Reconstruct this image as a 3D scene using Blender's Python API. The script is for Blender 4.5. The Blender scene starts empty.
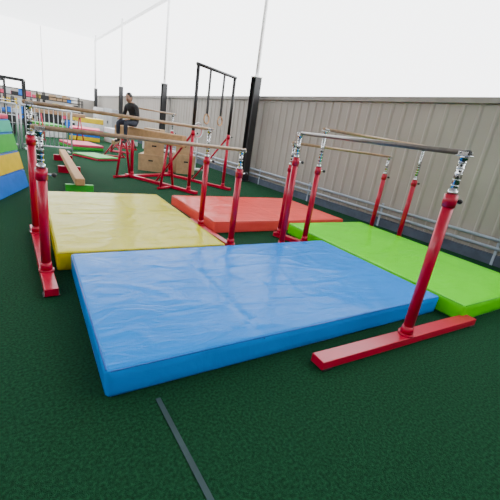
import bpy, bmesh, math, random
from mathutils import Vector, Matrix, noise
random.seed(4)
S=bpy.context.scene

# ---------------------------------------------------------------- materials
def mat(name,col,rough=0.5,metal=0.0,var=0.08,nscale=6.0,bump=0.0,bscale=40.0,coat=0.0,bdist=0.01,detail=4,spec=0.5):
    m=bpy.data.materials.new(name); m.use_nodes=True
    nt=m.node_tree; N=nt.nodes; L=nt.links
    b=N['Principled BSDF']
    b.inputs['Roughness'].default_value=rough
    b.inputs['Metallic'].default_value=metal
    b.inputs['Coat Weight'].default_value=coat
    b.inputs['Coat Roughness'].default_value=0.15
    b.inputs['Specular IOR Level'].default_value=spec
    tc=N.new('ShaderNodeTexCoord')
    n=N.new('ShaderNodeTexNoise'); n.inputs['Scale'].default_value=nscale; n.inputs['Detail'].default_value=detail
    L.new(tc.outputs['Object'],n.inputs['Vector'])
    r=N.new('ShaderNodeValToRGB')
    c0=[max(0,c*(1-var)) for c in col]; c1=[min(1,c*(1+var)) for c in col]
    r.color_ramp.elements[0].position=0.35; r.color_ramp.elements[0].color=(*c0,1)
    r.color_ramp.elements[1].position=0.65; r.color_ramp.elements[1].color=(*c1,1)
    L.new(n.outputs['Fac'],r.inputs['Fac']); L.new(r.outputs['Color'],b.inputs['Base Color'])
    if bump>0:
        n2=N.new('ShaderNodeTexNoise'); n2.inputs['Scale'].default_value=bscale; n2.inputs['Detail'].default_value=detail
        L.new(tc.outputs['Object'],n2.inputs['Vector'])
        bp=N.new('ShaderNodeBump'); bp.inputs['Strength'].default_value=bump; bp.inputs['Distance'].default_value=bdist
        L.new(n2.outputs['Fac'],bp.inputs['Height']); L.new(bp.outputs['Normal'],b.inputs['Normal'])
    return m

def vinyl(name,col):
    m=mat(name,col,rough=0.2,var=0.03,nscale=2,spec=0.09)
    nt=m.node_tree;N=nt.nodes;L=nt.links;b=N['Principled BSDF']
    tc=N.new('ShaderNodeTexCoord')
    mp=N.new('ShaderNodeMapping'); mp.inputs['Scale'].default_value=(1.0,2.2,1.0); mp.inputs['Rotation'].default_value=(0,0,0.5)
    L.new(tc.outputs['Object'],mp.inputs['Vector'])
    n=N.new('ShaderNodeTexNoise'); n.inputs['Scale'].default_value=2.2; n.inputs['Detail'].default_value=4; n.inputs['Distortion'].default_value=1.6
    L.new(mp.outputs['Vector'],n.inputs['Vector'])
    n2=N.new('ShaderNodeTexNoise'); n2.inputs['Scale'].default_value=9; n2.inputs['Detail'].default_value=2
    L.new(tc.outputs['Object'],n2.inputs['Vector'])
    a=N.new('ShaderNodeMath'); a.operation='MULTIPLY_ADD'; a.inputs[1].default_value=0.08
    L.new(n2.outputs['Fac'],a.inputs[0]); L.new(n.outputs['Fac'],a.inputs[2])
    bp=N.new('ShaderNodeBump'); bp.inputs['Strength'].default_value=0.35; bp.inputs['Distance'].default_value=0.03
    L.new(a.outputs[0],bp.inputs['Height']); L.new(bp.outputs['Normal'],b.inputs['Normal'])
    return m

M={}
M['blue']=vinyl('vinyl_blue',(0.0,0.215,0.72))
M['yellow']=vinyl('vinyl_yellow',(0.54,0.49,0.0))
M['redmat']=vinyl('vinyl_coral',(0.74,0.075,0.065))
M['green']=vinyl('vinyl_green',(0.10,0.70,0.0))
M['blue_t']=mat('piping_blue',(0.0,0.10,0.45),0.4)
M['yellow_t']=mat('piping_yellow',(0.42,0.37,0.0),0.4)
M['redmat_t']=mat('piping_coral',(0.5,0.03,0.02),0.4)
M['green_t']=mat('piping_green',(0.04,0.42,0.0),0.4)
M['red']=mat('red_enamel',(0.45,0.0,0.03),0.28,coat=0.25,var=0.05,spec=0.3)
M['chrome']=mat('chrome',(0.55,0.56,0.58),0.2,1.0,var=0.05)
M['black']=mat('black_rubber',(0.012,0.012,0.013),0.5)
M['dark']=mat('dark_hole',(0.01,0.01,0.01),0.8)
M['wood']=mat('rail_wood',(0.36,0.22,0.12),0.4,var=0.15,nscale=20)
M['wooddk']=mat('rail_fibreglass_grey',(0.13,0.105,0.09),0.3,var=0.15,nscale=20,coat=0.2)
M['ply']=mat('plywood',(0.44,0.29,0.15),0.6,var=0.12,nscale=10)
M['suede']=mat('suede_tan',(0.46,0.26,0.12),0.75,var=0.1,nscale=12)
M['wall']=mat('wall_steel',(0.335,0.305,0.275),0.5,var=0.05,nscale=1.2,spec=0.25)
M['walltrim']=mat('wall_trim_metal',(0.22,0.20,0.18),0.5)
M['col']=mat('column_paint',(0.02,0.02,0.022),0.5)
M['frame']=mat('window_frame',(0.9,0.9,0.9),0.4)
M['ceil']=mat('ceiling_panel',(0.8,0.8,0.8),0.7,var=0.02)
M['pipe']=mat('pipe_white',(0.36,0.42,0.52),0.35)
M['plinth']=mat('plinth_concrete',(0.06,0.08,0.12),0.8,var=0.15)
M['turf']=mat('turf_green',(0.006,0.047,0.019),0.95,var=0.38,nscale=60,bump=0.6,bscale=260,bdist=0.015,detail=6,spec=0.1)
M['seam']=mat('turf_seam_tape',(0.03,0.055,0.06),0.7,spec=0.2)
M['steel']=mat('galvanised',(0.5,0.52,0.55),0.4,0.5)
M['white']=mat('white_paint',(0.65,0.65,0.66),0.4)
M['pink']=mat('foam_pink',(0.6,0.04,0.12),0.5)
M['teal']=mat('foam_teal',(0.0,0.38,0.25),0.5)
M['fgreen']=mat('foam_green',(0.02,0.35,0.02),0.5)
M['fyellow']=mat('foam_yellow',(0.65,0.45,0.0),0.5)
M['fblue']=mat('foam_blue',(0.0,0.12,0.55),0.5)
M['carton']=mat('cardboard',(0.32,0.21,0.12),0.8)
M['skin']=mat('skin_tone',(0.45,0.26,0.18),0.55,var=0.04)
M['hair']=mat('hair_black',(0.012,0.010,0.010),0.5)
M['jacket']=mat('jacket_black',(0.018,0.018,0.022),0.75,var=0.2,nscale=15)
M['trousers']=mat('trousers_navy',(0.02,0.025,0.045),0.8,var=0.2,nscale=15)
def translucent(name):
    m=bpy.data.materials.new(name); m.use_nodes=True; nt=m.node_tree;N=nt.nodes;L=nt.links
    N.remove(N['Principled BSDF']); o=N['Material Output']
    t=N.new('ShaderNodeBsdfTranslucent'); d=N.new('ShaderNodeBsdfDiffuse'); mx=N.new('ShaderNodeMixShader')
    t.inputs[0].default_value=(0.95,0.96,0.97,1); d.inputs[0].default_value=(0.9,0.9,0.9,1); mx.inputs[0].default_value=0.25
    L.new(t.outputs[0],mx.inputs[1]);L.new(d.outputs[0],mx.inputs[2]);L.new(mx.outputs[0],o.inputs[0])
    return m
M['poly']=translucent('added_glow_roof')  # invented translucent roof section, added for a bright far ceiling and glare on the mats

# ---------------------------------------------------------------- mesh builder
class MB:
    def __init__(s,name):
        s.name=name; s.bm=bmesh.new(); s.mats=[]
    def mi(s,k):
        if k not in s.mats: s.mats.append(k)
        return s.mats.index(k)
    def _fin(s,geom,k,smooth=False):
        i=s.mi(k)
        for f in geom: f.material_index=i; f.smooth=smooth
    def box(s,c,size,k,rot=0.0,bev=0.0,taper=1.0,M4=None):
        r=bmesh.ops.create_cube(s.bm,size=1.0); vs=r['verts']
        for v in vs:
            t=taper if v.co.z>0 else 1.0
            v.co=Vector((v.co.x*size[0]*t,v.co.y*size[1]*t,v.co.z*size[2]))
        fs=list({f for v in vs for f in v.link_faces})
        if bev>0:
            es=list({e for v in vs for e in v.link_edges})
            rb=bmesh.ops.bevel(s.bm,geom=es,offset=bev,segments=3,affect='EDGES',profile=0.5)
            fs=list({f for f in rb['faces']}|{f for f in fs if f.is_valid})
            allv={v for f in fs for v in f.verts}
            st=list(allv); seen=set(st)
            while st:
                v=st.pop()
                for e in v.link_edges:
                    o=e.other_vert(v)
                    if o not in seen: seen.add(o); st.append(o)
            vs=list(seen); fs=list({f for v in vs for f in v.link_faces})
        mt=M4 if M4 is not None else Matrix.Translation(Vector(c))@Matrix.Rotation(rot,4,'Z')
        for v in vs: v.co=mt@v.co
        s._fin(fs,k,False)
    def cyl(s,p,q,r1,k,r2=None,seg=20,cap=True):
        p=Vector(p);q=Vector(q); r2=r1 if r2 is None else r2
        d=(q-p); Lh=d.length
        r=bmesh.ops.create_cone(s.bm,cap_ends=cap,cap_tris=False,segments=seg,radius1=r1,radius2=r2,depth=Lh)
        vs=r['verts']
        mt=Matrix.Translation((p+q)/2)@d.to_track_quat('Z','Y').to_matrix().to_4x4()
        for v in vs: v.co=mt@v.co
        fs={f for v in vs for f in v.link_faces}
        i=s.mi(k)
        for f in fs: f.material_index=i; f.smooth=len(f.verts)==4
    def sph(s,c,r,k,sc=(1,1,1)):
        rr=bmesh.ops.create_uvsphere(s.bm,u_segments=16,v_segments=10,radius=r)
        for v in rr['verts']: v.co=Vector((v.co.x*sc[0],v.co.y*sc[1],v.co.z*sc[2]))+Vector(c)
        s._fin({f for v in rr['verts'] for f in v.link_faces},k,True)
    def torus(s,c,R,r,k,nrm=(0,0,1),seg=32,sg=8):
        q=Vector(nrm).to_track_quat('Z','Y').to_matrix(); rings=[]
        for a in range(seg):
            A=2*math.pi*a/seg; ring=[]
            for b in range(sg):
                B=2*math.pi*b/sg
                v=Vector(((R+r*math.cos(B))*math.cos(A),(R+r*math.cos(B))*math.sin(A),r*math.sin(B)))
                ring.append(s.bm.verts.new(q@v+Vector(c)))
            rings.append(ring)
        fs=[]
        for a in range(seg):
            for b in range(sg):
                fs.append(s.bm.faces.new((rings[a][b],rings[(a+1)%seg][b],rings[(a+1)%seg][(b+1)%sg],rings[a][(b+1)%sg])))
        s._fin(fs,k,True)
    def poly(s,vs,k):
        f=s.bm.faces.new([s.bm.verts.new(v) for v in vs]); s._fin([f],k)
    def done(s,loc=(0,0,0),rot=0.0,parent=None):
        me=bpy.data.meshes.new(s.name); s.bm.normal_update(); s.bm.to_mesh(me); s.bm.free()
        for k in s.mats: me.materials.append(M[k])
        o=bpy.data.objects.new(s.name,me); S.collection.objects.link(o)
        o.location=loc; o.rotation_euler=(0,0,rot)
        if parent: o.parent=parent
        return o

# ---------------------------------------------------------------- mats
def landing_mat(cx,cy,sx,sy,t,col,rot=0.0,seams=(),axis='x',seed=0):
    b=MB('landing_mat'); bm=b.bm
    h=(sx/2,sy/2,t/2); r=0.024
    def ax(hh,n):
        inner=[-hh+r+(2*hh-2*r)*i/n for i in range(n+1)]
        return [-hh,-hh+r*.35,-hh+r*.7]+inner+[hh-r*.7,hh-r*.35,hh]
    X=ax(h[0],int(sx/0.03));Y=ax(h[1],int(sy/0.03));Z=ax(h[2],4)
    def proj(p):
        q=Vector([max(-(h[i]-r),min(h[i]-r,p[i])) for i in range(3)])
        d=Vector(p)-q
        if d.length>1e-9: d=d.normalized()*r
        return q+d
    k=b.mi(col)
    def grid(A,B,fn,flip):
        vs=[[bm.verts.new(proj(fn(a,bb))) for bb in B] for a in A]
        for i in range(len(A)-1):
            for j in range(len(B)-1):
                q=[vs[i][j],vs[i+1][j],vs[i+1][j+1],vs[i][j+1]]
                if flip:q.reverse()
                f=bm.faces.new(q); f.material_index=k; f.smooth=True
    grid(X,Y,lambda a,c:(a,c,h[2]),False); grid(X,Y,lambda a,c:(a,c,-h[2]),True)
    grid(X,Z,lambda a,c:(a,-h[1],c),False); grid(X,Z,lambda a,c:(a,h[1],c),True)
    grid(Y,Z,lambda a,c:(-h[0],a,c),True); grid(Y,Z,lambda a,c:(h[0],a,c),False)
    bmesh.ops.remove_doubles(bm,verts=bm.verts,dist=1e-5)
    so=Vector((seed*7.3,seed*3.1,0))
    for v in bm.verts:
        p=v.co.copy()
        ex=min(1,(h[0]-abs(p.x))/0.15); ey=min(1,(h[1]-abs(p.y))/0.15); e=max(0,min(ex,ey))
        if p.z>0:
            z=noise.noise(p*0.9+so)*0.014+noise.noise(Vector((p.x*1.8,p.y*3.0,0))+so)*0.004
            ridge=(1-abs(noise.noise(Vector((p.x*1.0+p.y*.8,p.y*1.8-p.x*.5,3))+so))*9)
            z+=max(0,ridge)*0.006
            ridge=(1-abs(noise.noise(Vector((p.x*1.9-p.y*1.4,p.y*1.0+p.x*.9,8))+so))*12)
            z+=max(0,ridge)*0.004
            v.co.z+=z*e
            v.co.z-=0.004*(1-e)
            for sx0 in seams:
                d=abs((p.x if axis=='x' else p.y)-sx0)
                v.co.z-=0.008*math.exp(-(d/0.03)**2)*e
        if e<0.05 and abs(p.z)<h[2]*0.8:
            n=noise.noise(p*3+so)*0.005
            if abs(p.x)>h[0]-0.001: v.co.x+=math.copysign(n+0.003,p.x)
            if abs(p.y)>h[1]-0.001: v.co.y+=math.copysign(n+0.003,p.y)
    tr=col+'_t'
    for zz in (h[2]-0.012,-h[2]+0.014):
        c=[(-h[0],-h[1]),(h[0],-h[1]),(h[0],h[1]),(-h[0],h[1])]
        ins=0.003
        pts=[(math.copysign(h[0]-ins,x),math.copysign(h[1]-ins,y)) for x,y in c]
        for i in range(4):
            a=Vector((*pts[i],zz)); d=Vector((*pts[(i+1)%4],zz)); u=(d-a).normalized()*0.02
            b.cyl(a+u,d-u,0.005,tr,seg=8)
    for sx0 in seams:
        if axis=='x':
            for sgn in (-1,1): b.box((sx0,sgn*(h[1]+0.002),0),(0.008,0.006,t*0.86),tr)
        else:
            for sgn in (-1,1): b.box((sgn*(h[0]+0.002),sx0,0),(0.006,0.008,t*0.86),tr)
    return b.done((cx,cy,t/2+0.002),rot)

T=0.2
landing_mat(2.15,2.60,3.44,1.92,T,'blue',rot=math.radians(-2.6),seams=(-0.62,),seed=1)
landing_mat(1.375,5.12,1.91,2.98,T,'yellow',rot=math.radians(-2.6),seams=(0.0,),axis='y',seed=2)
landing_mat(4.14,5.52,2.95,1.92,T,'redmat',rot=math.radians(-1.5),seams=(0.0,),seed=3)
landing_mat(4.88,2.82,1.86,3.10,T,'green',rot=math.radians(-2.6),seams=(0.0,),axis='y',seed=4)

# ---------------------------------------------------------------- bars apparatus
def post(b,x,y,zred,ztop,r=0.042,r2=0.024,base=0.075,stem='chrome'):
    b.cyl((x,y,base),(x,y,base+0.02),r*1.6,'red')
    b.cyl((x,y,base+0.02),(x,y,base+0.09),r*1.3,'red',r2=r*1.08)
    b.cyl((x,y,base),(x,y,zred),r,'red')
    b.cyl((x,y,zred-0.10),(x,y,zred),r*1.16,'red')
    b.cyl((x,y,zred),(x,y,zred+0.035),r*0.92,'chrome',r2=r*0.8)
    b.cyl((x,y,zred-0.05),(x+0.085,y-0.03,zred-0.05),0.010,'chrome',seg=10)
    b.sph((x+0.095,y-0.034,zred-0.05),0.021,'black')
    b.cyl((x,y,zred),(x,y,ztop),r2,stem)
    if stem!='chrome': return
    z=zred+0.07
    while z<ztop-0.03:
        b.torus((x,y,z),r2,0.005,'chrome',seg=16,sg=6)
        for a in (0.3,2.1,3.6,5.2):
            d=Vector((math.cos(a),math.sin(a),0))
            b.cyl(Vector((x,y,z+0.022))+d*(r2-0.004),Vector((x,y,z+0.022))+d*(r2+0.0015),0.009,'dark',seg=8)
        z+=0.045

def saddle(b,x,y,z,d):
    d=Vector(d).normalized(); n=Vector((-d.y,d.x,0))
    c=Vector((x,y,z))
    b.cyl(c+Vector((0,0,-0.05)),c+Vector((0,0,-0.012)),0.034,'chrome',r2=0.026)
    ang=math.atan2(d.y,d.x)
    b.box(c+Vector((0,0,-0.022)),(0.12,0.05,0.010),'chrome',rot=ang,bev=0.003)
    for s in (-1,1):
        b.box(c+n*0.026*s+Vector((0,0,-0.008)),(0.08,0.007,0.034),'chrome',rot=ang,bev=0.002)
        b.cyl(c+n*0.03*s+d*0.025,c+n*0.04*s+d*0.025,0.008,'chrome',seg=8)

def rail(b,p,q,over,k,r=0.021,endk=None):
    p=Vector(p);q=Vector(q);d=(q-p).normalized()
    a=p-d*over; c=q+d*over
    b.cyl(a,c,r,k,seg=20)
    for e,s in ((a,-1),(c,1)):
        b.cyl(e,e+d*s*0.012,r,endk or k,r2=r*0.75)
        b.cyl(e-d*s*0.04,e+d*s*0.003,r*1.08,endk or k)
    saddle(b,p.x,p.y,p.z,d); saddle(b,q.x,q.y,q.z,d)

def base_beam(b,x1,y1,x2,y2,w=0.11,h=0.07):
    p=Vector((x1,y1,0));q=Vector((x2,y2,0));d=q-p;L=d.length;ang=math.atan2(d.y,d.x)
    b.box(((x1+x2)/2,(y1+y2)/2,h/2+0.008),(L,w,h),'red',rot=ang,bev=0.006)
    u=d.normalized()
    for e,s in ((p,1),(q,-1)):
        c=e+u*s*0.06
        b.box((c.x,c.y,0.005),(0.10,w+0.02,0.010),'black',rot=ang)

b=MB('horizontal_bar')
base_beam(b,1.83,1.42,3.99,1.27,w=0.13)
base_beam(b,2.68,3.66,3.76,3.61,w=0.09)
post(b,2.89,1.35,1.36,1.65,r=0.045,r2=0.026)
post(b,3.25,3.645,1.36,1.65)
rail(b,(2.89,1.35,1.68),(3.25,3.645,1.68),0.03,'wooddk',r=0.022,endk='black')
b.done()

b=MB('parallel_bars')
base_beam(b,5.98,2.9,6.06,4.7)
base_beam(b,3.68,4.34,3.85,3.72,w=0.09)
post(b,3.70,4.24,1.20,1.51)
post(b,6.00,3.50,1.20,1.76)
post(b,6.04,4.16,1.20,1.50)
post(b,3.86,3.80,1.25,1.76)
rail(b,(3.86,3.80,1.79),(6.00,3.50,1.79),0.04,'wood')
rail(b,(3.70,4.24,1.54),(6.04,4.16,1.53),0.04,'wood')
b.done()

b=MB('parallel_bars')
base_beam(b,0.25,3.12,0.25,5.1)
base_beam(b,2.53,3.76,2.53,5.25,w=0.09)
post(b,0.25,3.55,1.05,1.36); post(b,0.25,4.75,1.22,1.54)
post(b,2.53,3.90,1.12,1.36); post(b,2.53,4.85,1.15,1.54)
rail(b,(0.25,3.55,1.39),(2.53,3.90,1.37),0.05,'wood')
rail(b,(0.25,4.75,1.57),(2.53,4.85,1.56),0.05,'wood')
b.done()

def rp(o,ang,u,v):
    c,s=math.cos(ang),math.sin(ang)
    return (o[0]+u*c-v*s,o[1]+u*s+v*c)
o0=(3.62,7.75); an=math.atan2(0.8,1.2)-0.15
P=lambda u,v: rp(o0,an,u,v)
b=MB('still_rings_frame')
for u in (0.0,1.45):
    a=P(u,-0.25); c=P(u,2.2); base_beam(b,a[0],a[1],c[0],c[1])
a=P(0,2.0); c=P(1.45,2.0); base_beam(b,a[0],a[1],c[0],c[1])
HT=2.82
for u in (0,1.45):
    x,y=P(u,0); post(b,x,y,1.45,HT,stem='black',r2=0.038)
    x2,y2=P(u,1.1); b.cyl((x,y,1.4),(x2,y2,0.06),0.025,'red')
a=P(-.05,0); c=P(1.5,0); b.cyl((a[0],a[1],HT+.02),(c[0],c[1],HT+.02),0.035,'black')
for u in (0.45,1.0):
    x,y=P(u,0)
    b.box((x,y,(HT+1.87)/2),(0.05,0.03,HT-1.87),'black',rot=an)
    b.torus((x,y,1.75),0.105,0.016,'suede',nrm=(0.5,-0.9,0))
    b.box((x,y,1.87),(0.05,0.03,0.05),'chrome',rot=an)
for u in (0,1.45):
    x,y=P(u,2.0); post(b,x,y,1.3,1.75)
a=P(0,2.0); c=P(1.45,2.0); rail(b,(a[0],a[1],1.78),(c[0],c[1],1.78),0.1,'wood')
b.done()
b=MB('balance_beam')
BZ=1.18
a=Vector((2.42,9.75,BZ)); c=Vector((3.42,7.75,BZ)); d=c-a; bang=math.atan2(d.y,d.x)
b.box((a+c)/2,(d.length,0.18,0.26),'suede',rot=bang,bev=0.03)
for t in (0.12,0.8):
    m=a+d*t; n=Vector((-d.y,d.x,0)).normalized()
    for s in (-1,1):
        b.cyl(m+n*0.04*s+Vector((0,0,-0.1)),Vector((m.x,m.y,0.04))+n*0.22*s,0.03,'red')
    b.cyl(Vector((m.x,m.y,0.035))-n*0.3,Vector((m.x,m.y,0.035))+n*0.3,0.033,'red')
b.done()
seat=a+d*0.27
b=MB('low_balance_beam')
a=Vector((1.15,7.3,0.24)); c=Vector((1.45,12.3,0.24)); d=c-a; ang=math.atan2(d.y,d.x)
b.box((a+c)/2,(d.length,0.17,0.14),'suede',rot=ang,bev=0.02)
for t in (0.03,0.5,0.94):
    m=a+d*t; b.box((m.x,m.y,0.085),(0.10,0.5,0.17),'fgreen' if t<.1 else 'red',rot=ang,bev=0.01)
b.done()

b=MB('vaulting_box')
H=1.22
zs=[0,0.34,0.68,1.0,H]; ks=['fblue','fyellow','fgreen','teal']
def half(z): t=z/H; return (0.80-0.16*t,0.44-0.20*t)
for i in range(4):
    z0,z1=zs[i]+0.004,zs[i+1]-0.004
    (ax0,ay0),(ax1,ay1)=half(z0),half(z1)
    r=bmesh.ops.create_cube(b.bm,size=2.0)
    for v in r['verts']:
        t=v.co.z>0
        v.co=Vector((v.co.x*(ax1 if t else ax0),v.co.y*(ay1 if t else ay0),z1 if t else z0))
    es=list({e for v in r['verts'] for e in v.link_edges})
    fsx=list({f for v in r['verts'] for f in v.link_faces})
    k=b.mi(ks[i])
    for f in fsx: f.material_index=k
    bmesh.ops.bevel(b.bm,geom=es,offset=0.015,segments=2,affect='EDGES')
b.box((0,0,H+.04),(1.26,0.46,0.08),'pink',bev=0.02)
b.done((-0.35,7.35,0.0),math.radians(69))

# ---------------------------------------------------------------- background props
b=MB('wooden_plyometric_boxes')
def plybox(cx,cy,z0,w,l,h,rot):
    t=0.02; R=Matrix.Translation((cx,cy,z0))@Matrix.Rotation(rot,4,'Z')
    def bx(c,s,k='ply'): b.box(c,s,k,M4=R@Matrix.Translation(c))
    for s in (-1,1):
        bx((s*(w/2-t/2),0,h/2),(t,l,h)); bx((0,s*(l/2-t/2),h/2),(w-2*t,t,h))
        bx((0,s*(l/2+.001),h*.65),(.14,.004,.045),'dark')
    bx((0,0,h-t/2),(w-2*t,l-2*t,t))
plybox(0,0,0.0,.75,.9,.5,0.0); plybox(0.02,0,.5,.6,.75,.42,.15); plybox(0,.02,.92,.5,.6,.36,-.1)
plybox(.95,.25,0.0,.6,.75,.6,.3); plybox(.93,.25,.6,.5,.6,.4,.1)
b.done((3.95,11.3,0),-.5)

b=MB('crowd_barrier')
for i in range(3):
    x0=-2.7+i*1.6; x1=x0+1.5; y=14+0.15*i
    for z in (0.15,1.4): b.cyl((x0,y,z),(x1,y,z),0.03,'steel',seg=10)
    for x in (x0,x1): b.cyl((x,y,0.0),(x,y,1.4),0.03,'steel',seg=10)
    n=11
    for j in range(1,n): b.cyl((x0+(x1-x0)*j/n,y,0.15),(x0+(x1-x0)*j/n,y,1.4),0.015,'steel',seg=6)
    for x in (x0+.1,x1-.1): b.box((x,y,0.015),(0.05,0.5,0.03),'steel')
b.done()

def rack(x,y,rot=0):
    b=MB('power_rack')
    for sx in (-.6,.6):
        for sy in (-.6,.6): b.box((sx,sy,1.2),(0.09,0.09,2.4),'black')
        b.box((sx,0,0.04),(0.08,1.3,0.08),'black'); b.box((sx,0,2.36),(0.08,1.2,0.08),'black')
    for sy in (-.6,.6): b.box((0,sy,2.36),(1.2,0.08,0.08),'black')
    b.cyl((-1.0,-.68,1.45),(1.0,-.68,1.45),0.015,'chrome')
    for sx in (-.85,.85): 
        for j in range(2): b.cyl((sx+j*.05*(1 if sx>0 else -1),-.68,1.45),(sx+(j*.05+.04)*(1 if sx>0 else -1),-.68,1.45),0.22,'black')
    for sx in (-.6,.6): b.box((sx,-.66,1.42),(0.06,0.12,0.05),'black')
    b.box((0,0.1,0.45),(0.3,1.0,0.08),'black',bev=0.02)
    for sy in (-.25,.45): b.box((0,sy,0.21),(0.3,0.06,0.42),'black')
    for z in (0.5,0.9): 
        for j in range(3): b.cyl((-.6,-.55+j*.1,z),(.6,-.55+j*.1,z),0.02,'black')
    b.done((x,y,0),rot)
rack(-1.6,19,0.1); rack(0.3,20,-0.1); rack(-0.5,23.5,0.2)

def shelf(x,y,w=2.4,rot=0,h=2.3):
    b=MB('storage_shelf')
    for sx in (-w/2,w/2):
        for sy in (-.25,.25): b.box((sx,sy,h/2),(0.05,0.05,h),'black')
    for z in (0.1,0.65,1.2,1.75,h-.05):
        b.box((0,0,z),(w,0.5,0.04),'black')
    for z in (0.12,0.67,1.22,1.77):
        xx=-w/2+.08
        while xx<w/2-.35:
            ww=random.uniform(.22,.5); hh=random.uniform(.18,.44)
            if z>1.7: hh=min(hh,.4)
            b.box((xx+ww/2,-.02,z+hh/2),(ww-.03,.4,hh),random.choice(['carton','carton','white','black','fblue','pink','steel','fyellow','black']),bev=.01)
            xx+=ww
    b.done((x,y,0),rot)
shelf(-3.5,33); shelf(-1.0,33); shelf(1.5,33); shelf(4.0,33); shelf(3.4,28.5,2.6,0.0,2.0); shelf(0.9,28.5,2.2,0.0,2.2)

def cabinet(x,y,k,w=0.9,h=1.7,rot=0):
    b=MB('storage_cabinet'); b.box((0,0,h/2+.05),(w,.45,h),k,bev=.01)
    for s in (-1,1):
        b.box((s*w/4,-.23,h/2+.05),(w/2-.03,.02,h-.08),k,bev=.004); b.box((s*.04,-.25,h/2+.1),(.015,.02,.16),'black')
        for t in (-1,1): b.box((s*(w/2-.06),t*.17,.025),(.05,.05,.05),'black')
    b.done((x,y,0),rot)
cabinet(5.6,24,'steel',rot=-1.2); cabinet(5.9,29,'white',rot=-1.4); cabinet(2.4,25,'black',1.1,1.5,-.1)

def stack(x,y,w,l,layers,rot=0):
    b=MB('foam_mat_stack'); z=0.003
    for k,h in layers:
        b.box((0,0,z+h/2),(w,l,h-0.006),k,bev=0.02); z+=h
    b.done((x,y,0),rot)
stack(2.6,16.2,1.2,1.6,[('fgreen',.12),('pink',.1)],0.2)
stack(3.6,21,1.4,2,[('fyellow',.2),('fblue',.2),('pink',.2)],-0.2)
stack(5.3,20.5,1.2,1.8,[('white',.25),('teal',.25),('white',.25)],0.1)
stack(4.8,26,1.6,2.2,[('pink',.3),('white',.4),('fyellow',.3)],0)
stack(1.9,21,1.0,1.6,[('white',.3),('fgreen',.3)],0.3)
stack(2.6,13.2,0.9,1.3,[('red',.06),('fgreen',.05)],0.5)

def trestle(x,y,L,h,rot,k='wood'):
    b=MB('training_beam'); b.box((0,0,h),(L,0.13,0.16),k,bev=0.02)
    for s in (-1,1):
        m=s*(L/2-.25)
        for t in (-1,1): b.cyl((m,0.03*t,h-.05),(m,0.35*t,0.04),0.025,'red',seg=12)
        b.cyl((m,-.4,0.03),(m,.4,0.03),0.028,'red',seg=12)
    b.done((x,y,0),rot)
trestle(3.7,14.8,2.2,0.55,1.2); trestle(4.5,16.8,2.4,1.0,1.1); trestle(2.2,18.7,2.2,1.2,0.3); trestle(4.9,18.4,1.6,0.8,1.4,'suede')

b=MB('gymnastics_hoop_stand')
b.box((0,0,0.03),(0.5,0.35,0.05),'white',bev=0.01)
b.cyl((0,0,0.05),(0,0,1.15),0.018,'white')
b.torus((0,0,1.4),0.26,0.018,'white',nrm=(0.4,-1,0))
b.torus((0.02,0.08,1.36),0.2,0.015,'pink',nrm=(0.4,-1,0))
b.done((5.75,11.9,0))
b=MB('weight_bench')
b.box((0,0,0.45),(0.3,1.2,0.08),'white',bev=0.02)
b.box((0,0.8,0.72),(0.3,0.08,0.6),'white',bev=0.02)
for y in (-.45,.5):
    b.cyl((-.2,y,.03),(.2,y,.03),0.03,'white'); b.cyl((0,y,.03),(0,y,.42),0.03,'white')
b.cyl((0,-.45,.1),(0,.8,.7),0.025,'white')
b.done((5.2,13.6,0),1.0)

# ---------------------------------------------------------------- person, seated on the high beam
def skinned(name,verts,edges,radii,root,matfn,keys,parent,sub=2):
    me=bpy.data.meshes.new(name); me.from_pydata([Vector(v) for v in verts],edges,[])
    o=bpy.data.objects.new(name,me); S.collection.objects.link(o)
    sk=o.modifiers.new('s','SKIN'); sk.use_smooth_shade=True
    for i,r in enumerate(radii):
        sv=me.skin_vertices[0].data[i]; sv.radius=(r,r) if not isinstance(r,tuple) else r; sv.use_root=(i==root)
    sb=o.modifiers.new('sub','SUBSURF'); sb.levels=sub; sb.render_levels=sub
    dg=bpy.context.evaluated_depsgraph_get(); dg.update()
    nm=bpy.data.meshes.new_from_object(o.evaluated_get(dg))
    o.modifiers.clear(); o.data=nm
    nm.materials.clear()
    for k in keys: nm.materials.append(M[k])
    for p in nm.polygons: p.material_index=matfn(p.center); p.use_smooth=True
    o.parent=parent
    return o
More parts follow.
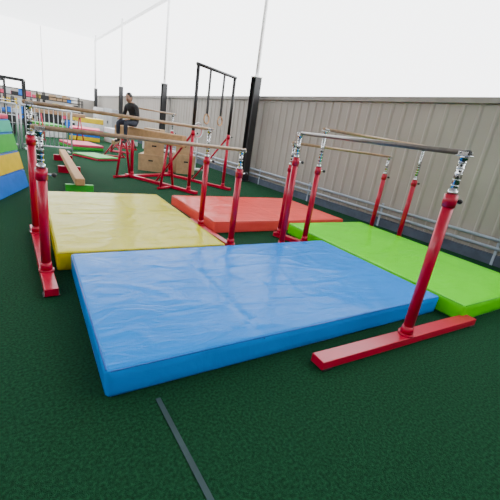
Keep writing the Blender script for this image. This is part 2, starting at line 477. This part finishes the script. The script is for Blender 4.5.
def make_seated(loc,rot,sc):
    e=bpy.data.objects.new('person',None); S.collection.objects.link(e)
    V=[(0,.01,.12),(0,.02,.27),(0,-.04,.43),(0,-.11,.54),(0,-.16,.61),(0,-.19,.65)]
    R=[(.15,.11),(.13,.10),(.155,.11),(.115,.085),(.055,.055),(.05,.05)]
    Ed=[(0,1),(1,2),(2,3),(3,4),(4,5)]
    for s in (-1,1):
        n=len(V)
        V+= [(s*.17,-.10,.51),(s*.235,-.12,.26),(s*.16,-.33,.20)]
        R+= [.06,.048,.032]; Ed+=[(3,n),(n,n+1),(n+1,n+2)]
        n=len(V)
        V+= [(s*.10,-.06,.09),(s*.125,-.45,.09),(s*.12,-.44,-.31),(s*.12,-.43,-.37),(s*.13,-.56,-.39)]
        R+= [.085,.062,.042,.042,.034]; Ed+=[(0,n),(n,n+1),(n+1,n+2),(n+2,n+3),(n+3,n+4)]
    def mf(c):
        if c.z>.60 and c.y<-.1: return 2
        if c.z<-.31: return 3
        if c.z<.155 : return 1
        return 0
    skinned('body',V,Ed,R,0,mf,['jacket','trousers','skin','black'],e)
    for s in (-1,1):
        w=Vector((s*.16,-.33,.20)); d=Vector((-.25*s,-.95,-.18)).normalized(); side=Vector((s*.97,-.25,0)).normalized()
        skinned('palm',[w,w+d*.08],[(0,1)],[(.028,.020),(.036,.018)],0,lambda c:0,['skin'],e,1)
        for off,L in ((-.028,.068),(-.009,.078),(.010,.073),(.028,.058)):
            p=w+d*.075+side*off; q=p+d*L*.5; r2=q+(d+Vector((0,0,-.9))).normalized()*L*.5
            skinned('finger',[p,q,r2],[(0,1),(1,2)],[.0095,.009,.0075],0,lambda c:0,['skin'],e,1)
        p=w+d*.02-side*.02; q=p-side*.03+d*.03; r2=q+d*.035
        skinned('thumb',[p,q,r2],[(0,1),(1,2)],[.012,.010,.008],0,lambda c:0,['skin'],e,1)
    b=MB('head')
    b.sph((0,-.035,0),.1,'skin',(.76,.92,1.18))
    b.sph((0,-.015,.03),.1,'hair',(.84,.98,1.02))
    b.sph((0,.0,-.015),.09,'hair',(.85,.85,1.0))
    b.cyl((0,-.120,.01),(0,-.145,-.02),.006,'skin',r2=.014,seg=10)
    for s in (-1,1):
        b.sph((s*.03,-.117,.01),.012,'white',(1.1,.6,.7)); b.sph((s*.03,-.124,.01),.006,'black',(1,.5,1))
        b.sph((s*.078,-.03,-.005),.024,'skin',(.4,.8,1.3))
        b.box((s*.03,-.122,.035),(.032,.006,.007),'hair')
    b.box((0,-.122,-.052),(.045,.008,.010),'pink',bev=.003)
    h=b.done((0,-.19,.72),parent=e); h.rotation_euler=(0.2,0,0.15)
    e.location=loc; e.rotation_euler=(0,0,rot); e.scale=(sc,sc,sc)
make_seated((seat.x,seat.y,BZ+.13),-1.0,0.92)

# ---------------------------------------------------------------- room
XR,XL,YB,YF,ZW,ZC=7.0,-9.0,36.0,-6.0,2.65,7.2
b=MB('floor'); b.poly([(XL,YF,0),(XR,YF,0),(XR,YB,0),(XL,YB,0)],'turf'); fl=b.done()
b=MB('turf_seam_strip'); b.box((0.66,0.1,0.003),(0.03,3.0,0.004),'seam'); b.done()

b=MB('wall_right')
prof=[]; y=YF; p=0.30
while y<YB:
    prof+= [(XR,y),(XR,y+p*0.66),(XR-0.02,y+p*0.78),(XR-0.02,y+p*0.90)]
    y+=p
z0,z1=0.0,ZW
pv=None; k=b.mi('wall')
for (x,yy) in prof:
    a=b.bm.verts.new((x,yy,z0)); c=b.bm.verts.new((x,yy,z1))
    if pv:
        f=b.bm.faces.new((pv[0],pv[1],c,a)); f.material_index=k
    pv=(a,c)
b.done()
b=MB('trim_right'); b.box((XR+0.03,(YF+YB)/2,ZW+0.04),(0.22,YB-YF,0.10),'walltrim'); b.done()
b=MB('baseboard_right'); b.box((XR-0.06,(YF+YB)/2,0.09),(0.08,YB-YF,0.18),'plinth'); b.done()
b=MB('heating_pipe')
for z in (0.30,0.45):
    b.cyl((XR-0.14,YF+.3,z),(XR-0.14,YB-.3,z),0.028,'pipe',seg=12)
y=YF+1
while y<YB-1:
    b.box((XR-0.10,y,0.26),(0.03,0.04,0.52),'pipe'); y+=2.4
b.done()
COLS=(1.7,10,18,26,34)
b=MB('window_1')
b.box((XR+0.03,(YF+YB)/2,ZC-0.08),(0.06,YB-YF,0.16),'frame')
b.done()
for y in COLS:
    b=MB('steel_column')
    zc=3.25
    b.box((0,-0.13,zc/2),(0.22,0.018,zc),'col'); b.box((0,0.13,zc/2),(0.22,0.018,zc),'col'); b.box((0,0,zc/2),(0.018,0.25,zc),'col')
    # slim white mast carrying the roof
    b.cyl((0,0,zc),(0,0,ZC),0.055,'frame'); b.box((0,0,zc),(0.24,0.30,0.03),'frame')
    b.box((0,0,0.015),(0.34,0.38,0.03),'col')
    b.done((XR-0.32,y,0))
def wall_low(name,x0,y0,x1,y1,h):
    b=MB(name); cx,cy=(x0+x1)/2,(y0+y1)/2
    b.box((cx,cy,h/2),(max(abs(x1-x0),.06),max(abs(y1-y0),.06),h),'wall'); b.done()
wall_low('wall_left',XL,YF,XL,YB,4.6)
wall_low('wall_back',XL,YB,XR,YB,2.3)
wall_low('wall_front',XL,YF,XR,YF,6.5)
b=MB('window_2')
for i in range(5): b.box((XL+i*4,YB,(2.3+ZC)/2),(0.06,0.06,ZC-2.3),'frame')
b.done()
b=MB('ceiling'); 
b.box(((XL+XR)/2,(YF+13)/2,ZC+0.06),(XR-XL+.4,13-YF+.4,0.1),'ceil')
b.poly([(XL-.2,13.2,ZC+.06),(XR+.2,13.2,ZC+.06),(XR+.2,YB+.2,ZC+.06),(XL-.2,YB+.2,ZC+.06)],'poly')
b.done()

# ---------------------------------------------------------------- light
w=bpy.data.worlds.new('World'); S.world=w; w.use_nodes=True
bg=w.node_tree.nodes['Background']; bg.inputs[0].default_value=(0.97,0.985,1.0,1); bg.inputs[1].default_value=5.4

# ---------------------------------------------------------------- camera
cd=bpy.data.cameras.new('Camera'); cam=bpy.data.objects.new('Camera',cd); S.collection.objects.link(cam)
R=Vector((0.8226,-0.5514,0.1392)); U=Vector((0.0703,0.3419,0.9371)); F=Vector((0.5642,0.7610,-0.3201))
cam.matrix_world=Matrix((( R.x,U.x,-F.x,0),(R.y,U.y,-F.y,0),(R.z,U.z,-F.z,1.6),(0,0,0,1)))
cd.sensor_width=36; cd.lens=345/500*36; cd.clip_end=300
S.camera=cam
